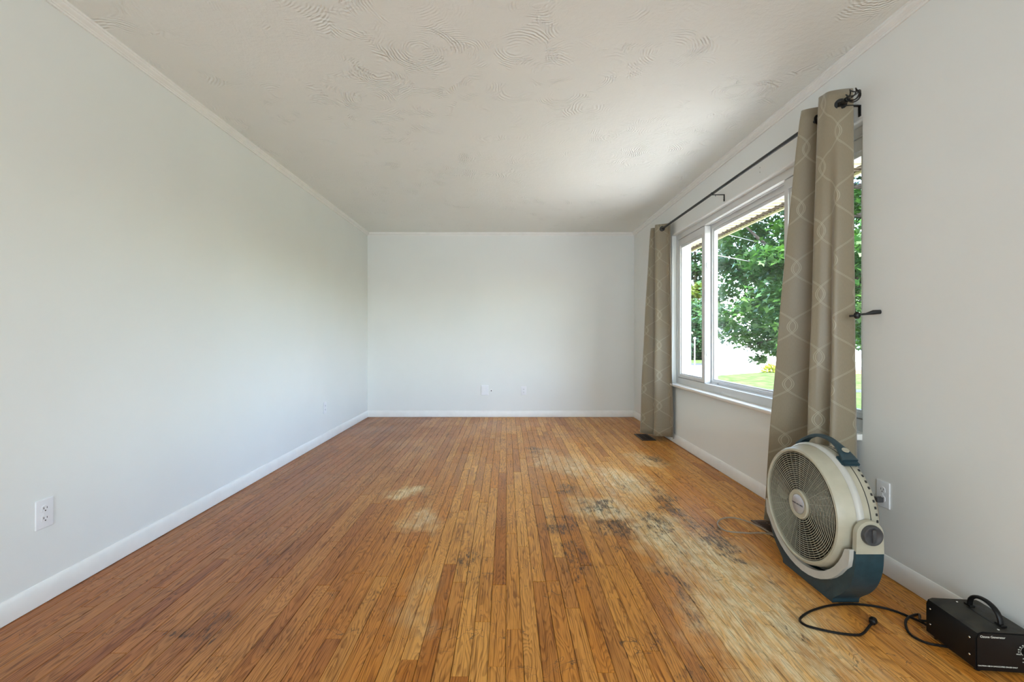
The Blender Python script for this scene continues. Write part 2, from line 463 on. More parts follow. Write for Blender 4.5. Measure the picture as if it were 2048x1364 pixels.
# right wall with the window opening, its room side edges rounded
bm = bmesh.new()
def rect(x, y0, y1, z0, z1): return [bm.verts.new((x, y, z)) for y, z in ((y0, z0), (y1, z0), (y1, z1), (y0, z1))]
XO = XR+.187
oa = rect(XR, YB-.12, YF, -.25, H+.02); ia = rect(XR, WY0, WY1, WZ0, WZ1)
ob = rect(XO, YB-.12, YF, -.25, H+.02); ib = rect(XO, WY0, WY1, WZ0, WZ1)
for i in range(4):
    j = (i+1) % 4
    bm.faces.new((oa[i], oa[j], ia[j], ia[i])); bm.faces.new((ob[j], ob[i], ib[i], ib[j]))
    bm.faces.new((ia[i], ia[j], ib[j], ib[i])); bm.faces.new((oa[j], oa[i], ob[i], ob[j]))
bm.edges.ensure_lookup_table()
es = [e for e in bm.edges if all(v in ia for v in e.verts) and e.verts[0].co.z+e.verts[1].co.z > 2*WZ0+.1]
bmesh.ops.bevel(bm, geom=es, offset=.014, segments=5, profile=.5, affect='EDGES')
bmesh.ops.recalc_face_normals(bm, faces=bm.faces)
me = bpy.data.meshes.new('wall_right'); bm.to_mesh(me); bm.free(); me.materials.append(M['wall'])
me.polygons.foreach_set('use_smooth', [True]*len(me.polygons)); me.set_sharp_from_angle(angle=R(30))
wall_right = tag(link(bpy.data.objects.new('wall_right', me)), kind='structure')
# wall behind the camera; its wide opening is added for the fill lamp
b = MB(); b.box(XL, -1.42, YB-.12, YB, -.25, H+.02); b.box(1.22, XR, YB-.12, YB, -.25, H+.02); b.box(-1.42, 1.22, YB-.12, YB, 2.16, H+.02)
b.box(-1.42, 1.22, YB-.12, YB-.02, -.25, 0)
tag(b.build('wall_back', M['wall']), kind='structure')
b = MB(); b.box(XL-.12, XR+.22, YB-.12, YF+.12, H, H+.08)
tag(b.build('ceiling', M['ceiling']), kind='structure')
# roof over the house: shades the ground by the window
b = MB(); b.prism([(-9, H+.15), (2.53, H+.15), (2.53, H+.22), (-3.2, H+1.75), (-9, H+.2)], 'Y', YB-3, YF+4)
tag(b.build('roof', M['roof_pale']), kind='structure')
b = MB(); b.box(-9, XL-.12, YB-2.6, YF+3.6, -1.3, H+.15); b.box(XL-.12, XO, YF+.14, YF+3.6, -1.3, H+.15); b.box(XL-.12, XO, YB-.1, YF+.14, -1.3, -.26)
b.box(XL-.12, XR+.2, YB-2.6, YB-.5, -1.3, H+.15)
tag(b.build('wall_exterior', M['outer_brick']), kind='structure')

# trims: crown and baseboards
def profile_run(name, prof, side, a, b_):
    m = MB()
    if side == 'left': m.prism([(XL+d, z) for d, z in prof], 'Y', a, b_)
    elif side == 'right': m.prism([(XR-d, z) for d, z in prof], 'Y', a, b_)
    elif side == 'far': m.prism([(YF-d, z) for d, z in prof], 'X', a, b_)
    return tag(m.build(name, M['trim'], smooth=True, auto=28), kind='structure')
crown = [(0, H), (.034, H), (.034, H-.010), (.029, H-.013), (.027, H-.019), (.020, H-.024), (.014, H-.027), (.013, H-.032), (.009, H-.034), (.008, H-.042), (0, H-.042)]
profile_run('trim_1', crown, 'left', YB, YF); profile_run('trim_2', crown, 'right', YB, YF); profile_run('trim_3', crown, 'far', XL, XR)
basep = [(0, .003), (.013, .003), (.0145, .010), (.014, .052), (.011, .072), (.0075, .081), (.004, .086), (0, .087)]
profile_run('baseboard_left', basep, 'left', YB, YF); profile_run('baseboard_right', basep, 'right', YB, YF)
profile_run('baseboard_far', basep, 'far', XL, XR)

# ------------------------------------------------------------------ floor: every strip its own piece
random.seed(11)
b = MB(); b.box(XL-.02, XR+.02, YB-.1, YF+.05, -.26, -.010)
floor = tag(b.build('floor', M['subfloor']), kind='structure')
PW = .0575; GAP = .0015
pl = []
nrow = int((XR-XL)/PW)+1
for i in range(nrow):
    x0 = XL + i*PW; x1 = min(x0+PW, XR)
    if x1-x0 < .01: continue
    y = YB - random.random()*.9
    while y < YF:
        L = random.choice((.45, .62, .8, .95, 1.1, 1.3, 1.5))*random.uniform(.9, 1.15)
        y1 = y+L
        if YF-y1 < .2: y1 = YF
        a, c_ = max(y, YB), min(y1, YF)
        if c_-a > .02: pl.append((x0, x1, a, c_))
        y = y1
def vis(p):
    x0, x1, a, c_ = p; a = max(a, 1.37)
    if c_ <= a: return 0
    px0 = 1013+F*x0/c_; 
    if px0 < -200 or px0 > 2100: return 0
    if abs((x0+x1)/2) / ((c_+a)/2) > 1.15: return 0
    return PW*F*F*CAMZ*(1/a-1/c_)/((a+c_)/2)
pl.sort(key=vis, reverse=True)
def plank_geo(V, Fc, C, p):
    x0, x1, a, c_ = p; g = GAP/2
    x0 += g; x1 -= g; a += g; c_ -= g; ch = .0012; z = random.uniform(-.0006, .0002)
    n = len(V)
    for (dx, dz) in ((0, -.009), (0, z-ch), (ch, z)):
        V += [(x0+dx, a+dx, dz), (x1-dx, a+dx, dz), (x1-dx, c_-dx, dz), (x0+dx, c_-dx, dz)]
    for k in range(2):
        for q in range(4):
            r_ = (q+1) % 4
            Fc.append((n+4*k+q, n+4*k+r_, n+4*k+4+r_, n+4*k+4+q))
    Fc.append((n+8, n+9, n+10, n+11))
    col = (random.random(), random.random(), random.random(), 1)
    C += [col]*12
def plank_obj(name, lst):
    V, Fc, C = [], [], []
    for p in lst: plank_geo(V, Fc, C, p)
    me = bpy.data.meshes.new(name); me.from_pydata(V, [], Fc)
    ca = me.color_attributes.new('rnd', 'FLOAT_COLOR', 'POINT')
    ca.data.foreach_set('color', [k for c4 in C for k in c4])
    me.materials.append(M['floor'])
    return link(bpy.data.objects.new(name, me), floor)
for p in pl[:300]: plank_obj('floor_plank', [p])
tag(plank_obj('floor_planks', pl[300:]), 'narrow oak strips in the far corners and out of sight', kind='stuff')

# ------------------------------------------------------------------ window
win = empty('window_1', (1.78, (WY0+WY1)/2, WZ0)); tag(win, kind='structure')
def frame_rect(m, xa, xb, y0, y1, z0, z1, wy0, wy1, wz0, wz1, bev=.002):
    m.box(xa, xb, y0, y1, z0, z0+wz0, bev); m.box(xa, xb, y0, y1, z1-wz1, z1, bev)
    m.box(xa, xb, y0, y0+wy0, z0+wz0-.001, z1-wz1+.001, bev); m.box(xa, xb, y1-wy1, y1, z0+wz0-.001, z1-wz1+.001, bev)
FX = XR+.045
m = MB(); frame_rect(m, FX, FX+.125, WY0, WY1, .585, WZ1, .045, .038, .067, .05)
m.box(FX+.034, FX+.039, WY0+.045, WY1-.038, .650, .656); m.box(FX+.034, FX+.039, WY0+.045, WY1-.038, 2.034, 2.041)
m.box(FX+.055, FX+.060, WY0+.045, WY1-.038, .650, .656)
m.build('window_frame', M['vinyl'], win)
def sash(name, y0, y1, wy0, wy1, x0=FX+.008, z0=.655, z1=2.037, wt=.062, wb=.030):
    m = MB(); frame_rect(m, x0, x0+.050, y0, y1, z0, z1, wy0, wy1, wb, wt)
    s = m.build(name, M['vinyl'], win)
    m = MB(); frame_rect(m, x0+.012, x0+.038, y0+wy0-.001, y1-wy1+.001, z0+wb-.001, z1-wt+.001, .014, .014, .011, .024, .0015)
    m.build('glazing_bead', M['vinyl'], s)
    m = MB(); m.box(x0+.022, x0+.028, y0+wy0+.006, y1-wy1-.006, z0+wb+.006, z1-wt-.006)
    m.build('glass_pane', M['glass'], s)
    return s
s_far = sash('sliding_sash', 3.955, WY1-.040, .062, .040)
s_near = sash('sliding_sash', WY0+.047, 2.825, .020, .038)
fix = sash('fixed_sash', 2.775, 4.000, .050, .058, x0=FX+.066, z0=.640, z1=2.045, wt=.040, wb=.040)
# oval finger latches on the meeting stile
for z in (1.690, .915):
    m = MB(); m.lathe([(0, .016), (-.004, .016), (-.006, .013), (-.006, .010), (-.003, .008), (-.003, 0)], (0, 0, 0), 'Y', 24)
    bmesh.ops.scale(m.bm, vec=(1, 1, 2.1), verts=m.bm.verts)
    m.box(-.006, .006, -.010, -.002, -.010, .018, .002)
    bmesh.ops.translate(m.bm, vec=(FX+.034, 3.955, z), verts=m.bm.verts)
    m.build('latch', M['vinyl'], s_far, smooth=True)
m = MB(); m.box(FX+.060, FX+.066, 3.82, 3.84, .657, .660); m.build('weep_slot', M['slot'], win)
m = MB(); m.prism([(1.658, .572), (1.655, .580), (1.656, .588), (1.661, .592), (FX+.004, .592), (FX+.004, .566), (1.662, .566)], 'Y', WY0-.004, WY1+.012)
m.build('window_sill', M['trim'], win, smooth=True, auto=40)
# exterior jamb casing
m = MB(); frame_rect(m, FX+.125, FX+.140, WY0-.02, WY1+.02, .55, WZ1+.02, .05, .05, .05, .05); m.build('outer_casing', M['vinyl'], win)

# eave above the window
eave = empty('eave', (2.2, 3.5, 2.24)); tag(eave, kind='structure')
m = MB(); m.box(XO, 2.445, -3, 9.2, 2.252, 2.270)
k = -3.0
while k < 9.2:
    m.box(XO, 2.445, k, k+.055, 2.243, 2.253); k += .10
m.build('soffit', M['soffit'], eave)
m = MB(); m.box(2.445, 2.512, -3, 9.2, 2.246, 2.27)  # dark brown ribbed band between the tan soffit and the fascia
k = -3.0
while k < 9.2:
    m.box(2.447, 2.508, k, k+.02, 2.238, 2.247); k += .06
m.build('soffit_band', M['soffit_band'], eave)
m = MB(); m.box(2.512, 2.535, -3, 9.2, 2.222, 2.62, .002); m.build('fascia_board', M['fascia'], eave)

# ------------------------------------------------------------------ curtain rod
RX, RZ = 1.600, 2.172
rod = empty('curtain_rod', (RX, 3.5, RZ))
tag(rod, 'long thin black metal curtain rod mounted above the window', 'curtain rod')
m = MB(); m.tube([(RX, 2.125, RZ), (RX, 4.865, RZ)], .0105, 14); m.build('pole', M['black_metal'], rod, smooth=True)
def finial(y, s):
    m = MB(); m.tube([(RX, y, RZ), (RX, y+s*.012, RZ)], .0125, 14); m.tube([(RX, y+s*.012, RZ), (RX, y+s*.018, RZ)], .008, 12)
    for k in range(6):
        a0 = 2*PI*k/6; pts = []
        for q in range(13):
            tt = q/12; rad = .030*math.sin(PI*tt)**.8 if 0 < tt < 1 else 0
            a = a0 + tt*2.2
            pts.append((RX+rad*math.cos(a), y+s*(.018+.066*tt), RZ+rad*math.sin(a)))
        m.tube(pts, .0028, 6)
    m.sphere((RX, y+s*.086, RZ), .007, 10)
    m.build('finial', M['black_metal'], rod, smooth=True)
finial(2.127, -1); finial(4.863, 1)
def bracket(y):
    m = MB()
    m.box(RX+.002, XR-.001, y-.007, y+.007, RZ-.014, RZ-.009, .001)
    m.box(XR-.005, XR-.0005, y-.007, y+.007, RZ-.062, RZ-.009, .001)
    m.box(RX-.013, RX-.009, y-.007, y+.007, RZ-.014, RZ+.006, .001); m.box(RX-.013, RX+.006, y-.007, y+.007, RZ-.015, RZ-.0095, .001)
    m.tube([(RX+.020, y, RZ-.012), (RX+.020, y, RZ-.024)], .0022, 6)
    br = m.build('bracket', M['black_metal'], rod)
    m = MB(); m.tube([(XR-.008, y, RZ-.050), (XR-.004, y, RZ-.050)], .003, 8); m.build('screw', M['black_metal'], br)
for y in (2.150, 3.489, 4.72): bracket(y)

# ------------------------------------------------------------------ curtains
def curtain(name, label, top, bot, z0, z1, grommets, rows=44, sub=12, mid=None, kink=None):
    T = catmull([(x, y, 0) for x, y in top], sub); Bt = catmull([(x, y, 0) for x, y in bot], sub)
    assert len(T) == len(Bt)
    n = len(T)
    arc = [0]
    for i in range(1, n): arc.append(arc[-1] + .5*((T[i]-T[i-1]).length + (Bt[i]-Bt[i-1]).length))
    root = empty(name, (sum(p.x for p in T)/n, sum(p.y for p in T)/n, z0))
    tag(root, label, 'curtain', 'taupe grommet curtains at the window')
    V, UV, Fc = [], [], []
    rnd = random.Random(5)
    for j in range(rows+1):
        f = j/rows                     # 0 top .. 1 bottom
        w = f**.85
        for i in range(n):
            p = T[i].lerp(Bt[i], w)
            s = arc[i]*14
            wob = .006*math.sin(s*.9+f*5)*f + .004*math.sin(f*17+s*1.7)*f
            z = z1 + (z0-z1)*f
            if j == rows: z += .003*math.sin(s)
            V.append((p.x+wob, p.y+wob*.6, z)); UV.append((arc[i], z-z0))
    for j in range(rows):
        for i in range(n-1):
            a = j*n+i; Fc.append((a, a+1, a+n+1, a+n))
    me = bpy.data.meshes.new('curtain_panel'); me.from_pydata(V, [], Fc)
    ul = me.uv_layers.new(name='UVMap')
    for lp in me.loops: ul.data[lp.index].uv = UV[lp.vertex_index]
    me.polygons.foreach_set('use_smooth', [True]*len(me.polygons))
    me.transform(Matrix.Translation(-root.location)); me.materials.append(M['curtain'])
    o = link(bpy.data.objects.new('curtain_panel', me), root)
    sd = o.modifiers.new('solid', 'SOLIDIFY'); sd.thickness = .0022; sd.offset = 0
    for (y, tilt) in grommets:
        m = MB(); m.lathe([(-.002, .013), (-.002, .025), (0, .0265), (.002, .025), (.002, .013)], (0, 0, 0), 'Y', 28, closed=True)
        bmesh.ops.rotate(m.bm, verts=m.bm.verts, cent=(0, 0, 0), matrix=Matrix.Rotation(R(tilt), 3, 'Z'))
        bmesh.ops.translate(m.bm, verts=m.bm.verts, vec=(RX, y, RZ))
        m.build('grommet', M['black_metal'], root, smooth=True)
    return root
curtain('curtain', 'taupe patterned curtain hanging behind the floor fan, nearer of the two',
        [(1.640, 2.420), (1.556, 2.372), (1.560, 2.345), (1.645, 2.300), (1.640, 2.262), (1.556, 2.240), (1.552, 2.205), (1.560, 2.175), (1.605, 2.155), (1.652, 2.148), (1.662, 2.165)],
        [(1.645, 2.640), (1.462, 2.545), (1.470, 2.510), (1.640, 2.380), (1.630, 2.335), (1.505, 2.265), (1.520, 2.235), (1.600, 2.205), (1.520, 2.128), (1.618, 2.105), (1.660, 2.130)],
        .028, 2.243, [(2.154, -24), (2.235, -10), (2.310, 12), (2.385, -12)])
curtain('curtain', 'taupe patterned curtain at the far end of the window near the corner',
        [(1.645, 4.860), (1.560, 4.850), (1.555, 4.800), (1.650, 4.770), (1.640, 4.720), (1.552, 4.690), (1.556, 4.655), (1.640, 4.610), (1.655, 4.560), (1.640, 4.510)],
        [(1.655, 4.920), (1.450, 4.830), (1.425, 4.760), (1.560, 4.690), (1.565, 4.725), (1.525, 4.640), (1.530, 4.600), (1.655, 4.560), (1.662, 4.500), (1.650, 4.470)],
        .045, 2.222, [(4.627, -28), (4.705, -10), (4.775, 10), (4.835, -10)])

# holdback on the wall
hb = empty('curtain_holdback', (XR, 2.036, 1.170))
tag(hb, 'short black metal curtain holdback on the wall beside the near curtain', 'curtain holdback')
m = MB(); m.tube([(XR-.0005, 2.034, 1.170), (XR-.028, 2.040, 1.168), (XR-.055, 2.047, 1.161), (XR-.085, 2.055, 1.158)], [.0095, .0105, .0050, .0042], 12)
m.build('arm', M['black_metal'], hb, smooth=True)
m = MB(); m.sphere((1.603, 2.058, 1.155), .0165, 18, (.8, .8, 1)); m.tube([(1.592, 2.060, 1.154), (1.574, 2.064, 1.152)], .005, 10)
m.build('knob', M['black_metal'], hb, smooth=True)

# nail holes above the window
for nz_ in (2.156, 2.186):
    m = MB(); m.tube([(XR-.0012, 3.0, nz_), (XR+.004, 3.0, nz_)], .0028, 8)
    m.build('nail_hole', M['slot'], wall_right, off=(0, 0, 0))

# ------------------------------------------------------------------ outlets and plates
def outlet(loc, facing, label, kind='duplex'):
    """built facing -Y, then turned"""
    rz = {'far': 0, 'left': R(90), 'right': R(-90)}[facing]
    root = empty('wall_outlet', loc, rz); tag(root, label, 'outlet', 'white duplex wall outlets')
    m = MB(); m.box(-.035, .035, -.006, 0, -.0575, .0575, .0028, 3); pl_ = m.build('cover_plate', M['plate'], root, off=(0, 0, 0), smooth=True, auto=50)
    for s in (-1, 1):
        zc = s*.0195
        pts = []
        for k in range(28):
            a = 2*PI*k/28
            pts.append((max(-.0145, min(.0145, .0172*math.cos(a))), zc+.0145*math.sin(a)))
        m = MB(); m.prism(pts, 'Y', -.0082, -.004)
        rc = m.build('receptacle', M['plate'], root, off=(0, 0, 0), bevel=.0007)
        m = MB(); m.box(-.0075, -.0053, -.0087, -.0078, zc-.001, zc+.0075); m.build('slot', M['slot'], rc, off=(0, 0, 0))
        m = MB(); m.box(.0053, .0072, -.0087, -.0078, zc, zc+.0070); m.build('slot', M['slot'], rc, off=(0, 0, 0))
        m = MB(); m.tube([(0, -.0087, zc-.007), (0, -.0078, zc-.007)], .0026, 10); m.build('slot', M['slot'], rc, off=(0, 0, 0))
    m = MB(); m.tube([(0, -.0078, 0), (0, -.0055, 0)], .0034, 12); m.build('screw', M['plate'], root, off=(0, 0, 0))
    return root
outlet((XL, 1.790, .354), 'left', 'white duplex outlet low on the left wall, close to the camera')
outlet((XL, 4.56, .343), 'left', 'small white outlet far down the left wall near the back corner')
outlet((XR, 2.015, .353), 'right', 'white duplex outlet with a plug in it behind the floor fan')
outlet((.228, YF, .350), 'far', 'white duplex outlet low on the far wall')
cp = empty('cable_cover_plate', (-.285, YF, .356)); tag(cp, 'white blank cover plate standing off the far wall beside a small hole', 'cover plate')
m = MB(); m.box(-.332, -.238, YF-.020, YF, .292, .422, .003); m.build('cover', M['plate'], cp)
m = MB(); m.box(-.318, -.252, YF-.023, YF-.019, .306, .400, .002); m.build('raised_panel', M['plate'], cp)
m = MB(); m.lathe([(0, .020), (-.0014, .018), (-.0014, .006), (.004, .006), (.004, 0)], (-.205, YF, .352), 'Y', 20); m.build('patched_hole', M['trim'], wall_far, off=(0, 0, 0))
m = MB(); m.tube([(-.201, YF-.0022, .349), (-.201, YF-.0005, .349)], .0075, 12); m.build('wall_hole', M['slot'], wall_far, off=(0, 0, 0))

# ------------------------------------------------------------------ floor registers
def register(x0, x1, y0, y1, label, mat, ang):
    root = empty('floor_register', ((x0+x1)/2, (y0+y1)/2, .0)); tag(root, label, 'floor vent')
    m = MB()
    w = .018
    for (a, b_, c_, d) in ((x0, x0+w, y0, y1), (x1-w, x1, y0, y1), (x0+w, x1-w, y0, y0+w), (x0+w, x1-w, y1-w, y1)):
        m.box(a, b_, c_, d, .0005, .0065, .0015)
    m.build('frame', mat, root)
    m = MB(); m.box(x0+w, x1-w, y0+w, y1-w, .0003, .0012); m.build('duct_opening', M['pit'], root)
    n = 13
    for k in range(n):
        yy = y0+w+(y1-y0-2*w)*(k+.5)/n
        m = MB(); m.box(x0+w-.001, x1-w+.001, yy-.0042, yy+.0042, .0022, .0050)
        m.build('slat', mat, root)
    m = MB(); m.box((x0+x1)/2-.002, (x0+x1)/2+.002, y0+w, y1-w, .0045, .0058); m.build('divider', mat, root)
register(1.385, 1.530, 4.594, 4.895, 'dark brown floor vent below the far curtain', M['dark_brown'], 0)
register(1.402, 1.545, 2.275, 2.585, 'brown slatted floor vent beside the floor fan and its cord loop', M['brown_metal'], 0)

# ------------------------------------------------------------------ text
def text_mesh(txt, size, mat, name, parent, loc, rot, align='CENTER', extr=.0002, bold=0.0):
    cu = bpy.data.curves.new(name, 'FONT'); cu.body = txt; cu.size = size; cu.align_x = align; cu.align_y = 'CENTER'; cu.extrude = extr; cu.offset = bold
    to = bpy.data.objects.new('tmp_text', cu); COL.objects.link(to)
    bpy.context.view_layer.update()
    me = bpy.data.meshes.new_from_object(to.evaluated_get(bpy.context.evaluated_depsgraph_get()))
    bpy.data.objects.remove(to)
    me.materials.clear(); me.materials.append(mat); me.name = name
    o = link(bpy.data.objects.new(name, me), parent)
    o.location = loc; o.rotation_euler = rot
    return o

# ------------------------------------------------------------------ floor fan
FC = Vector((1.265, 1.950, .333))       # centre of the front grille
fan = empty('floor_fan', (1.36, 1.95, 0))
tag(fan, 'beige and teal round floor fan standing before the near curtain', 'fan')
m = MB()
m.lathe([(.010, .221), (.000, .223), (-.003, .228), (-.001, .235), (.006, .239), (.030, .244), (.060, .252), (.064, .258), (.070, .2605), (.080, .2595), (.086, .256),
         (.108, .255), (.109, .2535), (.111, .2535), (.112, .255), (.135, .249), (.152, .240), (.160, .228), (.160, .205), (.150, .205), (.150, .222), (.11, .240), (.06, .240), (.02, .224)],
        FC, 'X', 96, closed=True)
housing = m.build('housing', M['beige_plastic'], fan, smooth=True, auto=40)
m = MB(); m.lathe([(.058, .2525), (.064, .2595), (.072, .2620), (.080, .2600), (.085, .2565), (.075, .25)], FC, 'X', 96, closed=True)
m.build('rim_band', M['pale_plastic'], housing, smooth=True)
m = MB(); m.lathe([(.1085, .2552), (.1105, .2556), (.1115, .2552), (.110, .252)], FC, 'X', 96, closed=True); m.build('seam', M['slot'], housing)
# front grille
m = MB()
r0, r1g, nr = .0585, .222, 19
for k in range(nr):
    m.ring((FC.x+.004, FC.y, FC.z), r0+(r1g-r0)*(k+.5)/nr, .0016, 'X', 72, 4)
for k in range(20):
    a = 2*PI*k/20
    ca, sa = math.cos(a), math.sin(a)
    m.tube([(FC.x+.006, FC.y+.053*ca, FC.z+.053*sa), (FC.x+.006, FC.y+.224*ca, FC.z+.224*sa)], .0009, 4, False)
    a += PI/20; ca, sa = math.cos(a), math.sin(a)
    m.tube([(FC.x+.006, FC.y+.125*ca, FC.z+.125*sa), (FC.x+.006, FC.y+.224*ca, FC.z+.224*sa)], .0008, 4, False)
m.build('front_grille', M['grille'], fan)
m = MB(); m.lathe([(.012, .060), (.000, .061), (-.004, .058), (-.005, .050), (-.003, .043), (0, .041), (0, 0)], FC, 'X', 56); hub = m.build('hub_ring', M['beige_plastic'], fan, smooth=True)
m = MB(); m.lathe([(.003, .0405), (-.002, .0405), (-.0035, .038), (-.0045, 0)], FC, 'X', 56); bd = m.build('hub_badge', M['silver'], hub, smooth=True, auto=60)
bd['label'] = 'silver badge on the hub'
text_mesh('WIND MACHINE', .0092, M['badge_ink'], 'lettering', bd, FC+Vector((-.0048, 0, 0))-wloc(bd), (R(90), 0, R(-90)), bold=.0002)
# blades
m = MB()
for k in range(5):
    a0 = 2*PI*k/5+.35
    P0 = []
    for i in range(7):
        rr_ = .035+.170*i/6
        for j in range(6):
            aa = a0 + (j/5-.5)*(1.0-.15*i/6) + .25*i/6
            tw = (j/5-.5)*.050
            P0.append(m.bm.verts.new((FC.x+.050+tw, FC.y+rr_*math.cos(aa), FC.z+rr_*math.sin(aa))))
    for i in range(6):
        for j in range(5): m.bm.faces.new((P0[i*6+j], P0[i*6+j+1], P0[(i+1)*6+j+1], P0[(i+1)*6+j]))
bl = m.build('fan_blades', M['blade'], fan, smooth=True)
sd = bl.modifiers.new('solid', 'SOLIDIFY'); sd.thickness = .0025
m = MB(); m.lathe([(.022, 0), (.022, .035), (.03, .045), (.135, .05), (.135, 0)], FC, 'X', 32); m.build('motor', M['grey_knob'], fan, smooth=True)
m = MB(); m.lathe([(.012, .2215), (.05, .236), (.110, .236), (.150, .2035), (.150, .2020), (.108, .232), (.05, .232), (.014, .2185)], FC, 'X', 72, closed=True); m.build('inner_drum', M['drum'], fan, smooth=True)
m = MB(); m.lathe([(.149, .0), (.149, .204), (.152, .204), (.152, 0)], FC, 'X', 48); m.build('rear_baffle', M['drum'], fan)
# rear grille
m = MB()
for k in range(14): m.ring((FC.x+.155, FC.y, FC.z), .055+.155*(k+.5)/14, .0016, 'X', 56, 4)
for k in range(24):
    a = 2*PI*k/24; ca, sa = math.cos(a), math.sin(a)
    m.tube([(FC.x+.156, FC.y+.045*ca, FC.z+.045*sa), (FC.x+.156, FC.y+.212*ca, FC.z+.212*sa)], .002, 4, False)
m.build('rear_grille', M['beige_plastic'], fan)
# small square vents round the rear rim
m = MB()
for k in range(64):
    a = 2*PI*k/64
    q = Matrix.Rotation(a, 4, 'X')
    r_ = bmesh.ops.create_cube(m.bm, size=1)
    for v in r_['verts']:
        v.co = Vector((v.co.x*.008+.138, v.co.y*.004+.2475, v.co.z*.0095)); v.co = q @ v.co + FC
m.build('rim_vents', M['slot'], housing)
# pivot bosses on both sides
for s in (-1, 1):
    m = MB(); m.lathe([(s*.218, 0), (s*.218, .047), (s*.250, .045), (s*.262, .036), (s*.266, 0)][::s], (FC.x+.092, FC.y, FC.z-.014), 'Y', 36)
    m.build('pivot_boss', M['beige_plastic'], housing, smooth=True)
# cradle: arms that rise from a broad foot to the pivots
def cradle(name, mat, outer, inner, x0, x1, bev, tz=None):
    m = MB(); poly = [(FC.y+y, z) for y, z in outer] + [(FC.y+y, z) for y, z in inner]
    m.prism(poly, 'X', x0, x1); return m.build(name, mat, fan, smooth=True, bevel=bev, seg=3, auto=50)
right = [(.160, .0), (.163, .018), (.180, .036), (.215, .068), (.248, .112), (.268, .160), (.277, .205), (.279, .258)]
inner = [(.269, .258)] + [(.2655*math.sin(R(a)), FC.z-.2655*math.cos(R(a))) for a in (72, 64, 56, 48, 40, 32, 24, 16, 8, 0)]
right = [(v.x, v.y) for v in catmull([(y, z, 0) for y, z in right], 4)]
outer = [(y, z) for y, z in right]
left = [(-y, z) for y, z in reversed(right)]
ipoly = [(y, z) for y, z in inner] + [(-y, z) for y, z in reversed(inner[:-1])]
cradle('base', M['teal_plastic'], left[:] + outer, ipoly, 1.296, 1.402, .006)
# pale lip along the front of the cradle
lipo = [(.288*math.sin(R(a)), FC.z-.288*math.cos(R(a))) for a in (8, 16, 24, 32, 40, 48, 56)] + [(.262, .195), (.269, .228), (.271, .262)]
lipi = [(.264, .262)] + [(.258*math.sin(R(a)), FC.z-.258*math.cos(R(a))) for a in (72, 64, 56, 48, 40, 32, 24, 16, 8, 0)]
lo = [(-y, z) for y, z in reversed(lipo)] + [(0, FC.z-.288)] + lipo
li = lipi + [(-y, z) for y, z in reversed(lipi[:-1])]
cradle('cradle_lip', M['pale_plastic'], lo, li, 1.280, 1.300, .004)
for s in (-1, 1):
    m = MB()
    P = []
    for k in range(25):
        a = PI*k/24; P.append((1.349+.050*math.cos(a), .322+.050*math.sin(a)))
    P = [(1.401, .250)] + P + [(1.297, .250)]
    m.prism(P, 'Y', FC.y+s*.262, FC.y+s*.281); m.build('arm', M['beige_plastic'], fan, smooth=True, bevel=.004, seg=2, auto=50)
    m = MB(); m.lathe([(s*.278, .030), (s*.280, .037), (s*.288, .038), (s*.296, .035), (s*.297, .030), (s*.294, .026), (s*.294, 0)][::s], (1.351, FC.y, .322), 'Y', 40)
    kn = m.build('pivot_knob', M['grey_knob'], fan, smooth=True, auto=50)
    m = MB(); m.box(1.344, 1.358, FC.y+min(s*.290, s*.300), FC.y+max(s*.290, s*.300), .297, .347, .003); m.build('knob_grip', M['grey_knob'], kn, smooth=True)
# handle
hp = []
for k in range(17):
    tt = k/16; s_ = -.158+.316*tt
    arch = .272+.022*math.sin(PI*tt)
    ang = s_/.272
    hp.append(Vector((1.375, FC.y+arch*math.sin(ang), FC.z+arch*math.cos(ang))))
m = MB(); prevr = None
for i, p in enumerate(hp):
    tt = i/16; d = (p-Vector((1.375, FC.y, FC.z))).normalized()
    w = .012 + .020*max(0, 1-tt/.28) + .014*max(0, (tt-.8)/.2); th = .0065
    row = [m.bm.verts.new(p+Vector((dx*w, 0, 0))+d*dr) for dx, dr in ((-1, -th), (1, -th), (1.0, th*.5), (.7, th), (-.7, th), (-1.0, th*.5))]
    if prevr:
        for k in range(6): m.bm.faces.new((prevr[k], row[k], row[(k+1) % 6], prevr[(k+1) % 6]))
    else: m.bm.faces.new(row)
    prevr = row
m.bm.faces.new(list(reversed(prevr)))
hd = m.build('handle', M['teal_plastic'], fan, smooth=True, auto=45)
for s, w in ((-1, .036), (1, .026)):
    m = MB(); a = s*.150/.272
    q = Matrix.Rotation(-a, 4, 'X')
    r_ = bmesh.ops.create_cube(m.bm, size=1)
    for v in r_['verts']: v.co = Vector((v.co.x*w*2, v.co.y*.050, v.co.z*.014+.262))
    bmesh.ops.bevel(m.bm, geom=list(m.bm.edges), offset=.005, segments=2, affect='EDGES')
    for v in m.bm.verts: v.co = q @ v.co + Vector((1.375, FC.y, FC.z))
    m.build('handle_foot', M['teal_plastic'], hd, smooth=True)
m = MB(); a = -.118/.272; d = Vector((0, math.sin(a), math.cos(a)))
c0 = Vector((1.377, FC.y, FC.z))+d*.2925
m.lathe([(-.004, .0), (-.004, .013), (.0, .013), (0, 0)], (0, 0, 0), 'Z', 24)
for v in m.bm.verts: v.co = Matrix.Rotation(-a, 4, 'X') @ v.co + c0
m.build('handle_opening', M['beige_plastic'], hd)
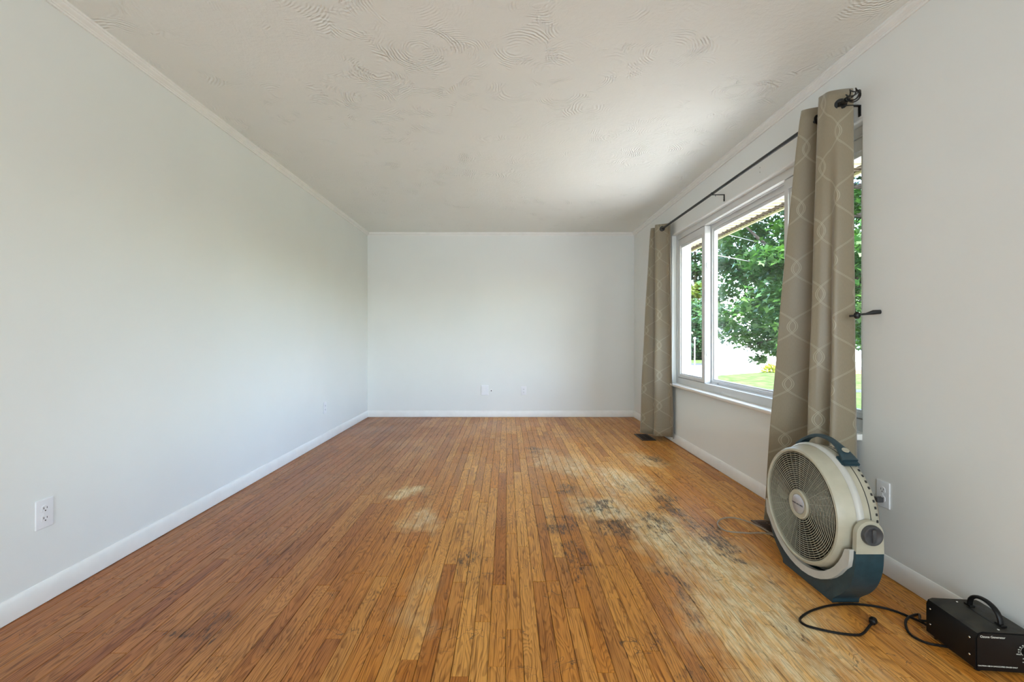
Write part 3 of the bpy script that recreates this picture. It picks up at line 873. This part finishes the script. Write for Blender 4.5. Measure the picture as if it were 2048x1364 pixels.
# cord: from the rear of the fan, a loop on the floor, and up to the outlet
lp = [floor_pt(1590, 1066, .006), floor_pt(1548, 1068, .006), floor_pt(1520, 1054, .010), floor_pt(1490, 1041, .012), floor_pt(1462, 1035, .010), floor_pt(1443, 1038, .008), floor_pt(1435, 1046, .008), floor_pt(1441, 1056, .008),
      floor_pt(1458, 1063, .006), floor_pt(1495, 1066, .008), floor_pt(1545, 1070, .010), floor_pt(1600, 1078, .008)]
pts = [Vector((1.41, 1.93, .12)), Vector((1.46, 1.97, .04)), Vector((1.475, 2.04, .008))] + lp[:0]
pts = catmull([(1.405, 1.93, .14), (1.45, 1.97, .05), (1.44, 2.10, .010)] + lp[:11] + [(1.44, 2.12, .008), (1.52, 2.02, .006), (1.60, 1.99, .04), (1.66, 2.010, .20), (1.655, 2.015, .325)], 8)
m = MB(); m.tube(pts, .0040, 8); m.build('power_cord', M['cord_beige'], fan, smooth=True)
m = MB(); m.box(1.652, 1.681, 2.004, 2.026, .318, .340, .004); m.build('plug', M['grey_knob'], fan)

# ------------------------------------------------------------------ ozone generator (box with timer dial)
oz = empty('ozone_generator', (1.4725, 1.4116, 0), R(-5.5))
tag(oz, 'black metal ozone generator box with carry handle on the floor by the wall', 'ozone generator')
W_, D_, Z0, Z1 = .180, .187, .010, .131
def O(m, name, mat, parent=oz, **k): return m.build(name, mat, parent, off=(0, 0, 0), **k)
ch = .019
prof = [(0, Z0+ .004), (.004, Z0), (W_-.004, Z0), (W_, Z0+.004), (W_, Z1-ch), (W_-ch*.3, Z1-ch*.3), (W_-ch, Z1), (ch, Z1), (ch*.3, Z1-ch*.3), (0, Z1-ch)]
m = MB(); m.prism(prof, 'Y', .002, D_); O(m, 'case', M['dust_black'], smooth=True, auto=25)
ins = .003
prof2 = [(ins, Z0+.004), (.006, Z0+.002), (W_-.006, Z0+.002), (W_-ins, Z0+.004), (W_-ins, Z1-ch), (W_-ch*.4, Z1-ch*.4), (W_-ch, Z1-ins), (ch, Z1-ins), (ch*.4, Z1-ch*.4), (ins, Z1-ch)]
m = MB(); m.prism(prof2, 'Y', -.0012, .003); fp = O(m, 'front_panel', M['cord_black'])
for (yy, zz) in ((D_-.016, .100), (D_-.016, .046), (.022, .100), (.022, .046)):
    m = MB(); m.sphere((-.0003, yy, zz), .0034, 12, (.55, 1, 1)); O(m, 'screw', M['screw'], smooth=True)
for (xx, yy) in ((.085, D_-.018), (.080, .018)):
    m = MB(); m.sphere((xx, yy, Z1+.0002), .0036, 12, (1, 1, .5)); O(m, 'screw', M['screw'], smooth=True)
for (xx, yy) in ((.02, .02), (W_-.02, .02), (.02, D_-.02), (W_-.02, D_-.02)):
    m = MB(); m.tube([(xx, yy, 0.0), (xx, yy, Z0+.001)], .008, 12); O(m, 'rubber_foot', M['cord_black'])
# carry handle
hpts = []
for k in range(15):
    a = PI*k/14; hpts.append(Vector((.108, .095-.054*math.cos(a), Z1-.001+.052*math.sin(a)**.75)))
m = MB(); prevr = None
for i, p in enumerate(hpts):
    t_ = (hpts[min(14, i+1)]-hpts[max(0, i-1)]).normalized(); nn = Vector((1, 0, 0)).cross(t_)
    row = []
    for k in range(10):
        a = 2*PI*k/10; row.append(m.bm.verts.new(p+Vector((.0085*math.cos(a), 0, 0))+nn*.0058*math.sin(a)))
    if prevr:
        for k in range(10): m.bm.faces.new((prevr[k], row[k], row[(k+1) % 10], prevr[(k+1) % 10]))
    else: m.bm.faces.new(row)
    prevr = row
m.bm.faces.new(list(reversed(prevr))); hh = O(m, 'handle', M['cord_black'], smooth=True)
for yy in (.041, .149):
    m = MB(); m.box(.099, .117, yy-.012, yy+.012, Z1-.0005, Z1+.006, .002); O(m, 'handle_mount', M['cord_black'], hh)
m = MB(); m.box(.092, .100, .050, .140, Z1-.0004, Z1+.0006); O(m, 'handle_shadow_strip', M['cord_black'], hh)  # dark strip stands in for the shade beside the handle
TR = (R(90), 0, 0)
text_mesh('Ozone Generator', .0098, M['ink_white'], 'lettering', fp, (.0105, -.0016, Z1-.0135), TR, 'LEFT', bold=.0001)
text_mesh('CAUTION: USE IN UNOCCUPIED SPACES ONLY', .0053, M['ink_white'], 'caution_lettering', fp, (.0045, -.0016, .0265), TR, 'LEFT', bold=.00012)
dc = Vector((.141, -.0016, .079))
for tx, a in (('HOLD', 208), ('10', 188), ('20', 166), ('30', 142), ('40', 116), ('50', 90), ('60', 62)):
    rr_ = .0215 if tx != 'HOLD' else .0235
    text_mesh(tx, .0050, M['ink_white'], 'dial_lettering', fp, (dc.x+rr_*math.cos(R(a)), dc.y, dc.z+rr_*.9*math.sin(R(a))), TR, bold=.0001)
for a in (178, 165, 152, 139, 126, 112, 98, 84, 70):
    m = MB(); m.tube([(dc.x+.0155*math.cos(R(a)), dc.y+.0004, dc.z+.0155*math.sin(R(a))), (dc.x+.0155*math.cos(R(a)), dc.y-.0003, dc.z+.0155*math.sin(R(a)))], .0009, 8)
    O(m, 'dial_mark', M['ink_white'], fp)
m = MB(); m.tube([(dc.x+.0155*math.cos(R(a)), dc.y, dc.z+.0155*math.sin(R(a))) for a in range(190, 236, 6)], .0006, 6); O(m, 'dial_arc', M['ink_white'], fp)
m = MB(); m.lathe([(.0, .0135), (-.004, .0130), (-.012, .0115), (-.013, .010), (-.013, 0)], (dc.x, -.001, dc.z), 'Y', 28)
dk = O(m, 'timer_dial', M['cord_black'], smooth=True); m = MB(); m.box(dc.x-.0015, dc.x+.0015, -.0145, -.0135, dc.z, dc.z+.011); O(m, 'pointer', M['ink_white'], dk)
text_mesh('MINUTES', .0046, M['ink_white'], 'lettering', fp, (dc.x, -.0016, .0560), TR, bold=.0001)
m = MB(); m.sphere((dc.x-.003, -.001, .0505), .0021, 10); O(m, 'indicator_light', M['ink_white'], smooth=True)
text_mesh('POWER', .0046, M['ink_white'], 'lettering', fp, (dc.x-.002, -.0016, .0450), TR, bold=.0001)
m = MB(); m.box(dc.x+.003, dc.x+.019, -.006, -.001, .0235, .0345, .0015); sw = O(m, 'rocker_switch', M['red_switch']); sw['label'] = 'red rocker switch'
# its cord and plug: laid out on the floor, child of the box
inv = (Matrix.Translation(oz.location) @ Matrix.Rotation(R(-5.5), 4, 'Z')).inverted()
z_ = .005
cpx = [(1838, 1229), (1818, 1234), (1811, 1247), (1820, 1268), (1846, 1283), (1874, 1290)]
A1 = [Vector((1.515, 1.600, .045)), Vector((1.50, 1.630, .030))] + [floor_pt(x, y, z_+.002) for x, y in cpx] + [Vector((1.52, 1.53, z_)), Vector((1.53, 1.60, z_))]
cp2 = [(1850, 1248), (1820, 1234), (1780, 1219), (1740, 1211), (1700, 1208), (1660, 1211), (1624, 1221), (1603, 1234), (1601, 1243), (1618, 1253), (1670, 1265), (1712, 1270), (1727, 1266), (1738, 1253), (1744, 1246)]
A1 += [floor_pt(x, y, z_+(.006 if i == 0 else 0)) for i, (x, y) in enumerate(cp2)]
A1 = [inv @ p for p in A1]
m = MB(); m.tube(catmull(A1, 8), .0042, 8); O(m, 'power_cord', M['cord_black'], smooth=True)
pa, pb = inv @ floor_pt(1743, 1247, .008), inv @ floor_pt(1753, 1229, .010)
dv = (pb-pa).normalized()
m = MB(); m.tube([pa-dv*.006, pa+dv*.006, pa+dv*.010, pa+dv*.026, pa+dv*.034], [.0045, .006, .0105, .0135, .011], 12); plg = O(m, 'plug', M['cord_black'], smooth=True)
sd_ = dv.cross(Vector((0, 0, 1))).normalized()
for s in (-1, 1):
    m = MB(); q = pa+dv*.033+sd_*.0045*s; m.tube([q, q+dv*.015], .0014, 6); O(m, 'prong', M['screw'], plg)

# ------------------------------------------------------------------ outside
GZ = -1.20
b = MB(); b.box(1.0, 90, -30, 110, GZ-.3, GZ-.0); b.build('ground', M['grass']).__setitem__('kind', 'structure')
b = MB(); b.box(2.6, 9.0, -12, 13.2, GZ-.02, GZ+.012); tag(b.build('bounce_paving', M['concrete']), kind='structure')  # unseen pale slab, added to bounce light up onto the ceiling
b = MB(); b.prism([(9.2, 24.5), (17.2, 29.6), (40, 29.6), (60, 36), (9, 36.4), (5, 27)], 'Z', GZ-.02, GZ+.014); tag(b.build('street_paving', M['concrete']), kind='structure')
b = MB(); b.box(6, 70, 36.4, 39.2, GZ-.02, GZ+.010); tag(b.build('far_road', M['asphalt']), kind='structure')
b = MB(); b.box(11.2, 22, 18.5, 19.4, GZ-.02, GZ+.012); tag(b.build('garden_path', M['asphalt']), kind='structure')  # concrete walk in shadow; the shade is put into its dark bluish colour

def leaves(name, centers, radii, per, size, mat, parent, seed, lobed=True, squash=.55):
    rg = np.random.default_rng(seed)
    C = np.asarray(centers, float); n = len(C)*per
    cc = np.repeat(C, per, axis=0); rr = np.repeat(np.asarray(radii, float), per)
    d = rg.normal(size=(n, 3)); d /= np.linalg.norm(d, axis=1)[:, None]
    q = rg.random(n)**.45
    p = cc + d*(q*rr)[:, None]*np.array([1, 1, squash])
    # leaf frames: mostly facing up with a random tilt
    nrm = np.array([0, 0, 1.0]) + rg.normal(size=(n, 3))*.55; nrm /= np.linalg.norm(nrm, axis=1)[:, None]
    t1 = np.cross(nrm, rg.normal(size=(n, 3))); t1 /= np.linalg.norm(t1, axis=1)[:, None]
    t2 = np.cross(nrm, t1)
    s = size*(.7+.6*rg.random(n))
    if lobed: shp = [(-.5, 0), (-.12, .16), (-.18, .5), (.12, .26), (.55, 0), (.12, -.26), (-.18, -.5), (-.12, -.16)]
    else: shp = [(-.5, 0), (0, .32), (.5, 0), (0, -.32)]
    k = len(shp)
    V = np.empty((n, k, 3))
    for i, (a, b_) in enumerate(shp):
        V[:, i] = p + t1*(a*s)[:, None] + t2*(b_*s)[:, None] - nrm*(abs(b_)*.25*s)[:, None]
    V = V.reshape(-1, 3) - np.array(wloc(parent))
    me = bpy.data.meshes.new(name)
    me.vertices.add(n*k); me.vertices.foreach_set('co', V.ravel())
    me.loops.add(n*k); me.loops.foreach_set('vertex_index', np.arange(n*k, dtype=np.int32))
    me.polygons.add(n); me.polygons.foreach_set('loop_start', np.arange(0, n*k, k, dtype=np.int32))
    me.update(); me.validate(); me.materials.append(mat)
    o = link(bpy.data.objects.new(name, me), parent); o['kind'] = 'stuff'
    return o

def tree(name, label, base, crown, rad, ncl, per, size, mat, seed, group=None, clr=.75, trunk_r=.2, lobed=True, cond=None, cat='tree'):
    rg = random.Random(seed)
    root = empty(name, base); tag(root, label, cat, group)
    cr = Vector(crown); bs = Vector(base)
    m = MB(); m.tube([bs-Vector((0, 0, .1)), bs.lerp(cr, .4)+Vector((.1, 0, 0)), cr+Vector((0, 0, rad[2]*.5))], [trunk_r, trunk_r*.75, trunk_r*.2], 10)
    m.build('trunk', M['bark'], root, smooth=True)
    cs, rs = [], []
    while len(cs) < ncl:
        v = Vector((rg.uniform(-1, 1), rg.uniform(-1, 1), rg.uniform(-1, 1)))
        if v.length > 1 or (v.length < .45 and rg.random() < .7): continue
        p = cr+Vector((v.x*rad[0], v.y*rad[1], v.z*rad[2]))
        if cond and not cond(p): continue
        cs.append(p); rs.append(clr*rg.uniform(.6, 1.2))
    for k in range(9):
        p = cs[rg.randrange(len(cs))]; st = bs.lerp(cr, rg.uniform(.45, 1.0)); md = st.lerp(p, .5)+Vector((0, 0, rg.uniform(0, .3)))
        m = MB(); m.tube(catmull([st, md, p], 5), [trunk_r*.32*(1-i/11) for i in range(11)], 7); m.build('branch', M['bark'], root, smooth=True)
    leaves('foliage', [tuple(c) for c in cs], rs, per, size, mat, root, seed, lobed)
    return root
# big maple near the window, its boughs hang lower towards the right
def maple_ok(p):
    d = p.x/p.y
    lo = CAMZ + p.y*(-.004 - .045*max(0, min(1, (d-.46)/.12)))
    return p.z > lo+.25 and p.x > 2.9 and d > .455 + .012*math.sin(p.z*3) 
mp = tree('maple_tree', 'large leafy green maple close outside the window', (7.4, 9.9, GZ), (6.7, 9.3, 4.0), (3.4, 3.2, 4.0), 540, 120, .125, M['maple'], 3, clr=.50, trunk_r=.24, cond=maple_ok)
m = MB(); m.tube(catmull([(7.3, 9.9, .9), (6.4, 9.6, 1.05), (5.5, 9.3, 1.0), (4.9, 9.2, .85)], 6), [.085-.0042*i for i in range(19)], 8); m.build('branch', M['bark'], mp, smooth=True)
m = MB(); m.tube(catmull([(7.3, 9.9, 1.8), (6.2, 9.5, 2.5), (5.2, 9.0, 2.9), (4.5, 8.8, 3.4)], 6), [.075-.0036*i for i in range(19)], 8); m.build('branch', M['bark'], mp, smooth=True)
leaves('hanging_leaves', [(4.95, 9.2, .95), (5.3, 9.25, .85), (5.65, 9.3, .9), (5.2, 9.3, .60), (5.9, 9.4, .95), (6.1, 9.4, .75), (5.75, 9.3, .70), (4.75, 9.3, 1.15), (5.45, 9.3, 1.2), (6.3, 9.5, 1.15)],
       [.36, .3, .34, .18, .36, .26, .22, .36, .36, .4], 90, .115, M['maple'], mp, 9)
BG = 'trees far behind the street'
tree('yellow_green_tree', 'yellow green sunlit tree beyond the street left of the maple', (22.2, 53.5, GZ), (22.2, 53.5, 5.4), (3.0, 2, 2.4), 100, 80, .38, M['yellow_leaf'], 22, BG, .9, .2, False)
tree('oak_tree', 'broad dark tree behind the white house, centre of the window view', (33, 51, GZ), (33, 51, 5.0), (5, 4, 5.6), 190, 80, .46, M['dark_leaf'], 23, BG, 1.7, .35, False)
tree('oak_tree', 'tall mid green tree behind the right end of the white house', (49, 60, GZ), (49, 60, 7.4), (7, 4, 8.8), 200, 80, .50, M['maple'], 24, BG, 1.8, .4, False)
tree('oak_tree', 'low dark tree beneath the yellow green one, seen through the left pane', (19.1, 46, GZ), (19.1, 46, 1.7), (2.4, 1.6, 3.2), 110, 80, .34, M['dark_leaf'], 25, BG, 1.0, .2, False)
tree('tall_oak_tree', 'very tall dark tree rising above the yellow green one in the left pane', (25.0, 60, GZ), (25.2, 60, 14.5), (4.6, 4, 7.0), 170, 80, .50, M['dark_leaf'], 26, BG, 1.0, .25, False)

# yellow shrub on the lawn
sh = empty('yellow_shrub', (16.9, 28.9, GZ)); tag(sh, 'round yellow green shrub on the lawn before the white house', 'shrub')
leaves('foliage', [(16.9, 28.9, GZ+.28), (16.6, 28.9, GZ+.22), (17.2, 28.9, GZ+.22), (16.9, 28.8, GZ+.42)], [.42, .34, .34, .3], 260, .10, M['shrub_leaf'], sh, 31, False, .8)
m = MB(); m.tube([(16.9, 28.9, GZ-.05), (16.9, 28.9, GZ+.3)], .05, 8); m.build('stem', M['bark'], sh)
sh2 = empty('yellow_shrub', (18.4, 29.1, GZ)); tag(sh2, 'small yellow green shrub just right of the round one', 'shrub')
leaves('foliage', [(18.4, 29.1, GZ+.2), (18.6, 29.1, GZ+.16)], [.3, .26], 160, .10, M['shrub_leaf'], sh2, 32, False, .8)

# white ranch house across the lawn
hs = empty('neighbour_house', (24, 34, GZ)); tag(hs, 'low white ranch house across the lawn behind the maple', 'house')
m = MB(); m.box(17.6, 33, 34, 38, GZ, 1.3); m.build('walls', M['siding'], hs)
for k in range(14):
    m = MB(); zz = GZ+.2+k*.165; m.prism([(34.0, zz), (33.965, zz), (33.985, zz+.16), (34.0, zz+.16)], 'X', 17.6, 33); m.build('siding_board', M['siding'], hs)
m = MB(); m.prism([(33.4, 1.28), (36, 2.25), (38.6, 1.28), (38.6, 1.16), (33.4, 1.16)], 'X', 17.0, 33.6); m.build('house_roof', M['roof_pale'], hs)
def hwin(x, w, z0, z1, shut=True):
    m = MB(); m.box(x-w/2-.06, x+w/2+.06, 33.90, 33.99, z0-.06, z1+.06, .01); f = m.build('window', M['siding'], hs)
    m = MB(); m.box(x-w/2, x+w/2, 33.88, 33.91, z0, z1); m.build('pane', M['dark_glass'], f)
    if shut:
        for s in (-1, 1):
            m = MB(); m.box(x+s*(w/2+.22)-.15, x+s*(w/2+.22)+.15, 33.88, 33.95, z0-.03, z1+.03, .01); m.build('shutter', M['shutter'], hs)
hwin(20.7, .75, -.25, .55); hwin(24.2, 1.0, -.25, .6); hwin(27.3, .9, -.4, .7)
pb_ = empty('brick_planter', (22.4, 28.0, GZ)); tag(pb_, 'low red brick planter in front of the white house', 'planter')
m = MB(); m.box(20.6, 25.0, 27.7, 28.3, GZ, GZ+.30); m.build('planter_core', M['concrete'], pb_)
m = MB(); m.box(20.65, 24.95, 27.664, 27.70, GZ, GZ+.03); mb0 = None
for rw in range(4):
    for k in range(18):
        x0 = 20.6+k*.245+(.12 if rw % 2 else 0)
        if mb0 is None:
            q = MB(); q.box(-.115, .115, -.05, .05, -.032, .032, .006, 1); q_o = q.build('brick', M['brick_red'], pb_, off=(0, 0, 0)); mb0 = q_o; o = q_o
        else:
            o = mb0.copy(); COL.objects.link(o); o.parent = pb_
        o.location = Vector((x0+.12, 27.66, GZ+.036+rw*.075))-pb_.location
m.bm.free()
lpst = empty('lamp_post', (15.1, 36.1, GZ)); tag(lpst, 'thin pale post by the street seen in the left pane', 'post')
m = MB(); m.tube([(15.1, 36.1, GZ), (15.1, 36.1, .9)], .05, 8); m.build('post', M['wire'], lpst)
m = MB(); m.sphere((15.1, 36.1, .98), .11, 10); m.build('lamp_head', M['wire'], lpst)

# overhead wires
def wire(A, B_, label, t0=-.9, t1=9):
    A, B_ = Vector(A), Vector(B_); d = B_-A
    P_ = [A+d*(t0+(t1-t0)*k/20)+Vector((0, 0, .0)) for k in range(21)]
    m = MB(); m.tube(P_, .0075, 6); o = m.build('power_line', M['wire'], None); tag(o, label, 'wire')
wire((3.98, 8, 2.87), (5.57, 9, 2.82), 'middle overhead wire crossing in front of the maple')
wire((4.51, 8, 3.12), (5.15, 8.35, 3.09), 'highest overhead wire crossing in front of the maple', -2.6, 20)
wire((4.09, 8, 2.45), (5.53, 9, 2.45), 'lowest overhead wire crossing in front of the maple')
